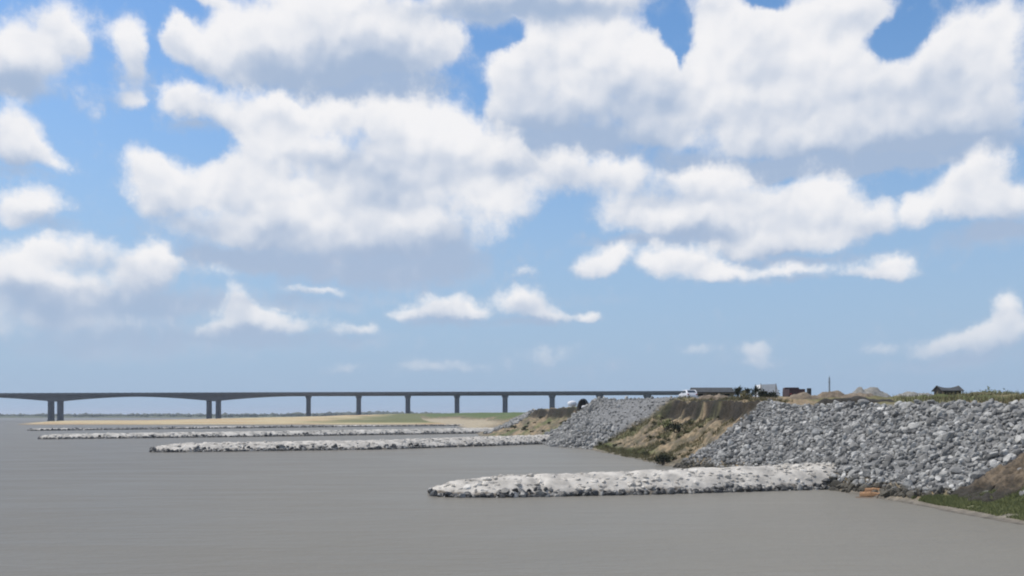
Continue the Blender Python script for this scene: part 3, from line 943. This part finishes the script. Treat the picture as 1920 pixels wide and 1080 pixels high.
def heap(name, label, px0, px1, pytop, Y, mat, peak=.5, sharp=1.4, cat='soil heap', group='soil heaps along the top of the bank', dy=1.6):
    a, c = at(px0, 0, Y), at(px1, 0, Y)
    w = (c.x - a.x) / 2; cx = (a.x + c.x) / 2
    gz0 = gz(cx, Y); h = at(px0, pytop, Y).z - gz0
    nu, nv = 44, 18; V = np.zeros((nu, nv, 3))
    for i in range(nu):
        u = -1 + 2 * i / (nu - 1)
        pk = 2 * peak - 1
        e = (u - pk) / (1 - pk) if u > pk else (pk - u) / (1 + pk)
        for j in range(nv):
            v = -1 + 2 * j / (nv - 1)
            rr_ = (abs(e) ** 2 + abs(v) ** 2) ** .5
            hh = max(0, 1 - rr_ ** sharp)
            nz = (float(fbm(np.array(u * w * .5 + px0), np.array(v * dy * .5), 3)) - .5)
            n2_ = float(fbm(np.array(u * w * 1.7 + px0 * .3), np.array(v * dy * 1.7 + 5), 4)) - .5
            V[i, j] = (u * w, v * dy, h * hh * (1 + nz * .8 + n2_ * .25) - .25 + n2_ * .3 * min(1, hh * 3))
    ii, jj = np.meshgrid(np.arange(nu - 1), np.arange(nv - 1), indexing='ij'); q = (ii * nv + jj).ravel()
    o = np_mesh(name, V.reshape(-1, 3), np.stack([q, q + nv, q + nv + 1, q + 1], -1), mat, smooth=True)
    o.location = (cx, Y, gz0)
    return tag(o, label, cat, group)
heap('soil_heap', 'low tan soil heap just right of the dark red truck', 1465, 1565, 732, 100, soil_m, .4, 2.2)
heap('soil_heap', 'tan soil heap at the foot of the tall pole', 1520, 1605, 731, 104, soil_m, .5, 2.2)
heap('soil_heap', 'small brown soil heap between the pole and the grey sand cone', 1560, 1650, 731, 98, soil_m, .6, 2.2)
heap('sand_heap', 'steep grey cone of sand, tallest heap on the bank', 1588, 1690, 721, 122, grey_m, .25, 1.6, 'sand heap', dy=2.4)
heap('sand_heap', 'long flat grey mound between the sand cone and the hut', 1650, 1790, 732, 104, grey_m, .45, 1.8, 'sand heap', dy=2.5)
heap('dark_ridge', 'low dark ridge in front of the tan heaps above the stones', 1525, 1700, 741, 80, dark_m, .45, 3.5, 'soil ridge', dy=.9)  # near-black ridge along the bank edge below the tan heaps
heap('grass_mound', 'long olive grass mound below the dark hut', 1735, 1990, 734, 96, olive_m, .35, 2.4, 'mound', dy=2.4)
heap('soil_heap', 'tan soil bank before the long shed with the dark roof', 1296, 1392, 738, 122, soil_m, .5, 2.6)
heap('soil_heap', 'bare brown soil in front of the spiky plants', 1395, 1500, 742, 112, soil_m, .5, 2.2)

# ------------------------------------------------------------------ shed, hut, tents
roof_m = plain('dark_roof_sheet', (.040, .041, .038), .6, .35, 2)
wall_m = plain('bamboo_mat_wall', (.22, .19, .13), .9, .3, 4)
black_m = plain('dark_opening', (.012, .011, .010), .9)
white_m = plain('white_canvas', (.72, .73, .74), .7, .08, 2)
wood_m = plain('weathered_wood', (.14, .10, .07), .85, .3, 3)
def shed(name, label, px0, px1, pytop, Y, dep, roof, wall, nbay, cat, sag=0.0):
    a, c = at(px0, pytop, Y), at(px1, pytop, Y)
    x0 = 0; wdt = c.x - a.x; g0 = min(gz(a.x, Y), gz(c.x, Y)) - .15; H_ = a.z - g0
    root = empty(name, (a.x, Y, g0)); tag(root, label, cat)
    eave = H_ - .75
    m = MB(); m.box(.15, wdt - .15, .2, dep - .2, 0, eave - .01); m.build('wall', wall, root)
    # pitched roof, its eaves overhanging
    m = MB(); nx = 13
    for face in (0, 1):
        vs, fs = [], []
        for i in range(nx):
            x = wdt * i / (nx - 1); s_ = sag * (1 - (2 * i / (nx - 1) - 1) ** 2)
            y0 = -.3 if face == 0 else dep + .3
            for k in (0, .08):
                vs += [(x, y0, eave - .12 + k), (x, dep / 2, H_ - .08 - s_ + k)]
        for i in range(nx - 1):
            b_ = i * 4
            fs += [(b_ + 2, b_ + 6, b_ + 7, b_ + 3), (b_, b_ + 1, b_ + 5, b_ + 4), (b_, b_ + 4, b_ + 6, b_ + 2), (b_ + 1, b_ + 3, b_ + 7, b_ + 5)]
        fs += [(0, 2, 3, 1), ((nx - 1) * 4, (nx - 1) * 4 + 1, (nx - 1) * 4 + 3, (nx - 1) * 4 + 2)]
        m.add(vs, fs)
    m.build('roof', roof, root)
    for gx in (.15, wdt - .15):
        m = MB(); m.add([(gx, .2, eave), (gx, dep - .2, eave), (gx, dep / 2, H_ - .12 - sag * .0), (gx + .05, .2, eave), (gx + .05, dep - .2, eave), (gx + .05, dep / 2, H_ - .12)],
                        [(0, 1, 2), (5, 4, 3), (0, 2, 5, 3), (2, 1, 4, 5), (1, 0, 3, 4)]); m.build('gable', wall, root)
    for k in range(nbay):
        x = .5 + (wdt - 1) * (k + .5) / nbay
        m = MB(); m.box(x - .4, x + .4, .15, .197, .0 if k == nbay // 2 else .8, eave - .35); m.build('door' if k == nbay // 2 else 'window', black_m, root)
    for k in range(nbay + 1):
        x = .15 + (wdt - .3) * k / nbay
        m = MB(); m.box(x - .05, x + .05, -.25, -.15, 0, eave - .1); m.build('post', wood_m, root)
    return root
shed('shed', 'long shed with a dark low roof on the bank where the bridge ends', 1300, 1378, 726, 146, 4.0, roof_m, wall_m, 4, 'shed')
shed('hut', 'small dark hut with a sagging roof on the olive mound above the stone slope', 1764, 1806, 722, 128, 2.6, roof_m, black_m, 1, 'hut', sag=.35)
# ridge tent
p0 = at(1421, 720, 152); wdt = at(1466, 720, 152).x - p0.x; g0 = gz(p0.x, 152) - .1
tent = empty('tent', (p0.x, 152, g0)); tag(tent, 'white canvas tent showing above the dark bushes', 'tent')
hh = p0.z - g0
MB().add([(0, 0, 0), (0, 3, 0), (.5, 0, hh - .1), (.5, 3, hh - .1), (wdt - 1, 0, hh), (wdt - 1, 3, hh), (wdt, 0, 0), (wdt, 3, 0)],
         [(0, 2, 3, 1), (2, 4, 5, 3), (4, 6, 7, 5), (0, 6, 4, 2), (1, 3, 5, 7)]).build('canvas', white_m, tent)
for x in (.5, wdt - 1): MB().tube((x, -.02, 0), (x, -.02, hh + .1), .05).build('tent_pole', wood_m, tent)
# arched shelter on the gravel slope's crest
p0 = at(1094, 760, 163); g0 = gz(p0.x, 163)
sh_ = empty('tarp_shelter', (p0.x, 163, g0)); tag(sh_, 'small dark arched tarpaulin shelter at the crest of the far gravel slope', 'shelter')
hh = at(1094, 747, 163).z - g0
m = MB(); nseg = 12; vs, fs = [], []
for i in range(nseg + 1):
    a = math.pi * i / nseg
    for r_ in (1.0, .93):
        for y in (0, 1.8):
            vs.append((-math.cos(a) * 1.15 * r_, y, math.sin(a) * hh * r_))
for i in range(nseg):
    b_ = i * 4
    fs += [(b_, b_ + 4, b_ + 5, b_ + 1), (b_ + 2, b_ + 3, b_ + 7, b_ + 6), (b_, b_ + 2, b_ + 6, b_ + 4), (b_ + 1, b_ + 5, b_ + 7, b_ + 3)]
vs += [(-math.cos(math.pi * i / nseg) * 1.05, 1.7, math.sin(math.pi * i / nseg) * hh * .92) for i in range(nseg + 1)]
fs.append(tuple(range((nseg + 1) * 4, (nseg + 1) * 5)))
m.add(vs, fs).build('tarpaulin', roof_m, sh_)
for x in (-1.0, 1.0): MB().tube((x, -.05, -.2), (x * .75, -.05, hh * .62), .04).build('shelter_pole', wood_m, sh_)
def sack(label, loc, s):
    V = ICO_V.copy(); V = np.sign(V) * np.abs(V) ** .75
    V += (vnoise(V[:, 0] * 2 + loc[0], V[:, 1] * 2 + V[:, 2])[:, None] - .5) * .25
    o = np_mesh('sack', V * np.array((s * 1.2, s * .8, s * .75)), ICO_F, white_m, smooth=True)
    o.location = loc
    return tag(o, label, 'sack')
sack('white bulging sack under the dark arched shelter', (p0.x + .25, 162.9, g0 + .42), .55)
q_ = on_bank(1073, 166); sack('white bulging sack lying beside the dark arched shelter', (q_.x, q_.y, at(1073, 757, 166).z), .75)

# ------------------------------------------------------------------ car, truck
tyre_m = plain('tyre_rubber', (.02, .02, .02), .9)
rim_m = plain('wheel_rim', (.35, .35, .36), .4, metal=.8)
glass_m = plain('dark_glass', (.02, .024, .028), .12, .1)
lamp_m = plain('red_lamp', (.35, .03, .02), .3)
def wheel(parent, x, y, r, w):
    m = MB(); m.tube((x - w / 2, y, r), (x + w / 2, y, r), r, n=18); o = m.build('wheel', tyre_m, parent)
    m = MB()
    m.tube((x - w / 2 - .012, y, r), (x + w / 2 + .012, y, r), r * .58, n=14); m.build('rim', rim_m, o)
car_m = plain('white_car_paint', (.75, .75, .76), .25, .04)
p = at(1290, 748, 136); g0 = gz(p.x, 136)
car = empty('parked_car', (p.x, 136, at(1290, 749, 136).z), R(8)); tag(car, 'small white car parked on the bank beside the bridge end', 'car')
m = MB(); m.prism([(-1.95, .28), (2.0, .28), (2.05, .62), (1.85, .86), (.85, .96), (.25, 1.40), (-1.1, 1.44), (-1.85, .98), (-2.02, .6)], -.82, .82); m.build('body', car_m, car, bevel=.07)
for x, y in ((-.74, -1.25), (.74, -1.25), (-.74, 1.3), (.74, 1.3)): wheel(car, x, y, .31, .2)
m = MB(); m.add([(-.66, -1.825, 1.04), (.66, -1.825, 1.04), (.6, -1.22, 1.38), (-.6, -1.22, 1.38)], [(0, 1, 2, 3)]); m.build('rear_window', glass_m, car)
for s_ in (-1, 1):
    m = MB(); m.box(s_ * .825 - .005, s_ * .825 + .005, -1.3, .4, .98, 1.32); m.build('side_window', glass_m, car)
    m = MB(); m.box(s_ * .66 - .12, s_ * .66 + .12, -2.03, -1.93, .66, .82); m.build('tail_light', lamp_m, car)
red_m = plain('dark_red_paint', (.045, .012, .012), .5, .3)
p = at(1480, 744, 136)
tr = empty('dump_truck', (p.x, 134, at(1480, 752, 134).z), R(-6)); tag(tr, 'dark red open truck standing between the white tent and the tan heaps', 'truck')
m = MB(); m.box(-1.15, 1.15, -2.6, 1.0, .75, .9); m.box(-1.15, 1.15, -2.6, -2.5, .9, 1.75); m.box(-1.15, -1.05, -2.5, 1.0, .9, 1.75); m.box(1.05, 1.15, -2.5, 1.0, .9, 1.75); m.box(-1.05, 1.05, .9, 1.0, .9, 1.95); m.build('cargo_bed', red_m, tr)
m = MB(); m.prism([(1.15, .6), (3.0, .6), (3.05, 1.3), (2.7, 2.05), (1.15, 2.1)], -1.05, 1.05); m.build('cab', red_m, tr, bevel=.06)
m = MB(); m.box(-.9, .9, 3.0, 3.03, 1.35, 1.4); m.box(-.7, .7, 1.13, 1.147, 1.5, 1.95); m.build('cab_window', glass_m, tr)
m = MB(); m.box(-.45, .45, -2.55, 2.9, .5, .745); m.build('chassis', tyre_m, tr)
for x in (-.95, .95):
    for y in (-1.5, 2.1): wheel(tr, x, y, .46, .3)
    m = MB(); m.box(x - .12, x + .12, -2.65, -2.603, .95, 1.07); m.build('tail_light', lamp_m, tr)
# drum on the heaps
p = at(1517, 728, 116)
m = MB(); 
for z0, z1, r_ in ((0, .05, .30), (.05, .3, .285), (.3, .34, .30), (.34, .6, .285), (.6, .64, .30), (.64, .86, .285), (.86, .9, .30)): m.tube((0, 0, z0), (0, 0, z1), r_, n=18)
o = m.build('oil_drum', plain('dark_drum_paint', (.03, .032, .034), .5)); o.location = (p.x, 116, gz(p.x, 116) - .02)
o.location.z = max(o.location.z, at(1517, 728, 116).z - .9)
tag(o, 'dark metal drum standing behind the tan soil heap', 'drum')
# pole
steel = plain('galvanised_pole', (.26, .30, .34), .6)
Yp = 260; p = at(1555, 708, Yp); g0 = gz(p.x, Yp)
pole = empty('utility_pole', (p.x, Yp, g0)); tag(pole, 'tall thin grey pole standing behind the tan soil heaps', 'pole')
m = MB(); m.tube((0, 0, -.5), (0, 0, p.z - g0), .34, .22, 10); m.build('shaft', steel, pole)
m = MB(); m.tube((0, 0, p.z - g0 - 1.4), (0, 0, p.z - g0 - 1.25), .34, .34, 10); m.tube((0, 0, p.z - g0 + .003), (0, 0, p.z - g0 + .5), .10, .06, 8); m.build('cap', steel, pole)
m = MB(); m.tube((0, 0, -.4), (0, 0, .5), .5, .42, 10); m.build('collar', steel, pole)

# spiky plants, dark bushes and hedge on the bank
def spiky(px, Y, pytop, label):
    p = on_bank(px, Y); h = at(px, pytop, Y).z - p.z
    root = empty('spiky_plant', p); tag(root, label, 'plant', 'spiky plants on top of the bank')
    m = MB(); m.tube((0, 0, -.3), (.05, 0, h * .42), .14, .10, 8); m.build('stem', bark, root)
    vs, fs = [], []
    for k in range(26):
        a = random.uniform(0, 6.28); el_ = random.uniform(.35, 1.35); L_ = h * random.uniform(.4, .62)
        d = Vector((math.cos(a) * math.cos(el_), math.sin(a) * math.cos(el_), math.sin(el_)))
        s_ = d.cross(Vector((0, 0, 1))).normalized() * .11
        b0 = Vector((.05, 0, h * .40)); mid = b0 + d * L_ * .55; tip = b0 + d * L_ + Vector((0, 0, -L_ * .18 * math.cos(el_)))
        i = len(vs); vs += [b0, mid + s_, tip, mid - s_, mid + Vector((0, 0, -.06))]
        fs += [(i, i + 1, i + 4), (i + 1, i + 2, i + 4), (i + 2, i + 3, i + 4), (i + 3, i, i + 4)]
    mesh_obj('fronds', vs, fs, dark_leaf, root)
    leaf_obj('skirt', leaves((0, 0, h * .28), (.9, .7, .9), 160, .14), dark_leaf, root)
spiky(1384, 126, 717, 'spiky dark plant next to the shed end, leaning toward the bridge')
spiky(1401, 128, 722, 'shorter spiky dark plant in the middle of the row of three')
spiky(1417, 126, 718, 'spiky dark plant next to the white tent')
for px, pt, lb in ((1432, 729, 'dense dark bush before the tent, nearer the spiky plants'), (1450, 731, 'dense dark bush before the tent, nearer the red truck')):
    p = on_bank(px, 122); h = at(px, pt, 122).z - p.z
    bush('bush', lb, p, (1.0, .8, h * .62), 700, .15, dark_leaf, 'bush', 'dark bushes before the tent')
for px, pt, r, lb in ((1852, 733, 3.2, 'green bush just beyond the olive mound right of the hut'), (1885, 735, 3.6, 'wide green bush, middle of the three beyond the mound'), (1915, 737, 3.4, 'green bush cut by the edge of the view beyond the mound'), ):
    p = on_bank(px, 150); h = at(px, pt, 150).z - p.z
    bush('bush', lb, p, (r * .75, 1.4, h * .7), 900, .2, green_leaf, 'bush', 'green bushes behind the olive mound')

# ------------------------------------------------------------------ timber washed up at the near waterline
log_m = plain('orange_timber', (.30, .165, .08), .75, .35, 4)
pale_m = plain('bleached_timber', (.38, .33, .24), .8, .25, 4)
def log(label, a, b_, r, mat):
    a, b_ = Vector(a), Vector(b_)
    m = MB(); L_ = (b_ - a).length; ns, n = 9, 10; vs, fs = [], []
    for i in range(ns):
        k = i / (ns - 1)
        rr_ = r * (1 - .3 * k) * (1 + random.uniform(-.1, .1))
        off = Vector((0, math.sin(k * 3) * r * .4, math.sin(k * 5) * r * .25))
        for j in range(n):
            t_ = 6.283 * j / n
            vs.append(Vector((k * L_, rr_ * math.cos(t_), rr_ * math.sin(t_))) + off)
    fs = [(i * n + j, i * n + (j + 1) % n, (i + 1) * n + (j + 1) % n, (i + 1) * n + j) for i in range(ns - 1) for j in range(n)]
    fs += [tuple(range(n - 1, -1, -1)), tuple(range((ns - 1) * n, ns * n))]
    # a broken branch stub
    m.add(vs, fs); m.tube((L_ * .6, 0, 0), (L_ * .68, r * .4, r * 2.6), r * .35, r * .2, 7)
    o = m.build('driftwood_log', mat, smooth=False)
    o.location = a; d = (b_ - a); o.rotation_mode = 'QUATERNION'; o.rotation_quaternion = d.to_track_quat('X', 'Z')
    return tag(o, label, 'log')
log('thick orange brown log at the waterline beside the grass bench', at(1612, 930, 54.4), at(1690, 933, 53.6), .26, log_m)
log('thinner orange log lying on the thick one at the waterline', at(1622, 920, 54.8), at(1680, 922, 54.4), .17, log_m)
log('pale bleached pole slanting down the stones to the grass', at(1692, 905, 55.5), at(1735, 941, 51.8), .11, pale_m)
log('dark brown log half under the orange logs at the waterline', at(1604, 936, 53.6), at(1668, 940, 52.9), .15, wood_m)
log('thin bleached stick standing out of the near stones above the orange logs', at(1668, 915, 55.8), at(1652, 896, 56.6), .06, pale_m)
log('short pale stick poking out by the orange logs', at(1583, 930, 55.6), at(1606, 940, 54.2), .09, pale_m)

# eroded block of earth left standing on the near bench: sloping top, undercut face toward the river, its shade painted dark
X_, Y_ = np.meshgrid(np.linspace(-3.4, 5.5, 90), np.linspace(-2.0, 2.2, 50), indexing='ij')
LX, LY = 27.2, 46.9
wob = (fbm(X_ * .9 + 8, Y_ * .9, 4) - .5)
e = 1 - np.maximum(np.clip(-(X_ + wob * 1.6) / 3.2, 0, 3) ** 1.5, np.abs((Y_ - .2 + wob * 1.3) / 1.75) ** 2.6)
e = np.clip(e, 0, 1) ** .45
top_ = 1.0 + .30 * np.clip(X_ + 2, 0, 6) + (fbm(X_ * 1.6, Y_ * 1.6 + 3, 4) - .5) * 1.5 - .15
gzz = bank_z(X_ + LX, Y_ + LY)
bz_ = np.maximum(gzz, .3)
lz = np.where(e > 0, bz_ * (1 - e * .6) + top_ * e + .0, gzz - .25) + (fbm(X_ * 4, Y_ * 4, 3) - .5) * .4 * e
yo = Y_ + np.where(Y_ < 0, 1, 0) * (.35 * np.sin(np.clip(lz / 2.2, 0, 1) * 3.14)) * e
q = (np.arange(89)[:, None] * 50 + np.arange(49)[None]).ravel()
m, t, b = new_mat('raw_brown_earth')
g = nd(t, 'ShaderNodeNewGeometry')
sp_ = nd(t, 'ShaderNodeSeparateXYZ'); t.links.new(g.outputs['Position'], sp_.inputs[0])
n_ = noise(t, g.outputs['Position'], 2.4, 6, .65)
brownc = mixc(t, maprange(t, n_, .35, .65), (.075, .058, .040, 1), (.17, .128, .084, 1))
t.links.new(mixc(t, maprange(t, math_n(t, 'MULTIPLY_ADD', n_, 1.2, sp_.outputs[2]), 1.5, 2.3), (.035, .03, .022, 1), brownc), b.inputs['Base Color'])  # lower part darkened: shade of the overhang put into the colour
b.inputs['Roughness'].default_value = .95
bp = nd(t, 'ShaderNodeBump'); bp.inputs['Strength'].default_value = .9; bp.inputs['Distance'].default_value = .12
t.links.new(noise(t, g.outputs['Position'], 5, 6, .65), bp.inputs['Height']); t.links.new(bp.outputs[0], b.inputs['Normal'])
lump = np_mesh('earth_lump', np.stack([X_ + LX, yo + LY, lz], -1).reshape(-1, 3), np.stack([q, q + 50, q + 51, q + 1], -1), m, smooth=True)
tag(lump, 'broken brown block of earth with an undercut face painted dark for shade above the near grass bench', 'earth block')

# ------------------------------------------------------------------ far trees along the horizon
n = 4200
X = rng.uniform(-3600, 3600, n); Y = 1560 + rng.uniform(0, 260, n)
k = fbm(X * .004 + 3, X * 0, 3)
hgt = (4.0 + 7 * np.clip(k - .32, 0, 1)) * rng.uniform(.7, 1.2, n) * np.interp(X, [-1400, -600, -200], [.75, .8, 1.15])
V0, F0 = ico(1)
V = V0[None] * np.stack([hgt * rng.uniform(.8, 1.6, n), hgt * .8, hgt * .75], -1)[:, None, :]
V = V * (1 + rng.normal(size=V.shape[:2] + (1,)) * .16) + np.stack([X, Y, 2.0 + hgt * .3], -1)[:, None, :]
F = (F0[None] + (np.arange(n) * len(V0))[:, None, None]).reshape(-1, 3)
o = np_mesh('treeline', V.reshape(-1, 3), F, leaf_mat('far_tree_leaf', (.05, .062, .045), (.09, .105, .07)))
tag(o, 'distant dark treeline on the far shore behind the bridge', 'treeline', kind='stuff')

# ------------------------------------------------------------------ damp air
hm = bpy.data.materials.new('damp_air'); hm.use_nodes = True
t = hm.node_tree; t.nodes.clear()
pv = nd(t, 'ShaderNodeVolumePrincipled')
pv.inputs['Color'].default_value = (.80, .88, 1, 1)
pv.inputs['Density'].default_value = .00017
pv.inputs['Anisotropy'].default_value = .2
mo = nd(t, 'ShaderNodeOutputMaterial'); t.links.new(pv.outputs[0], mo.inputs['Volume'])
haze = MB().box(-9200, 9200, -500, 11200, -12, 40).build('haze', hm)
tag(haze, 'thin blue damp air over the river', 'haze', kind='stuff')
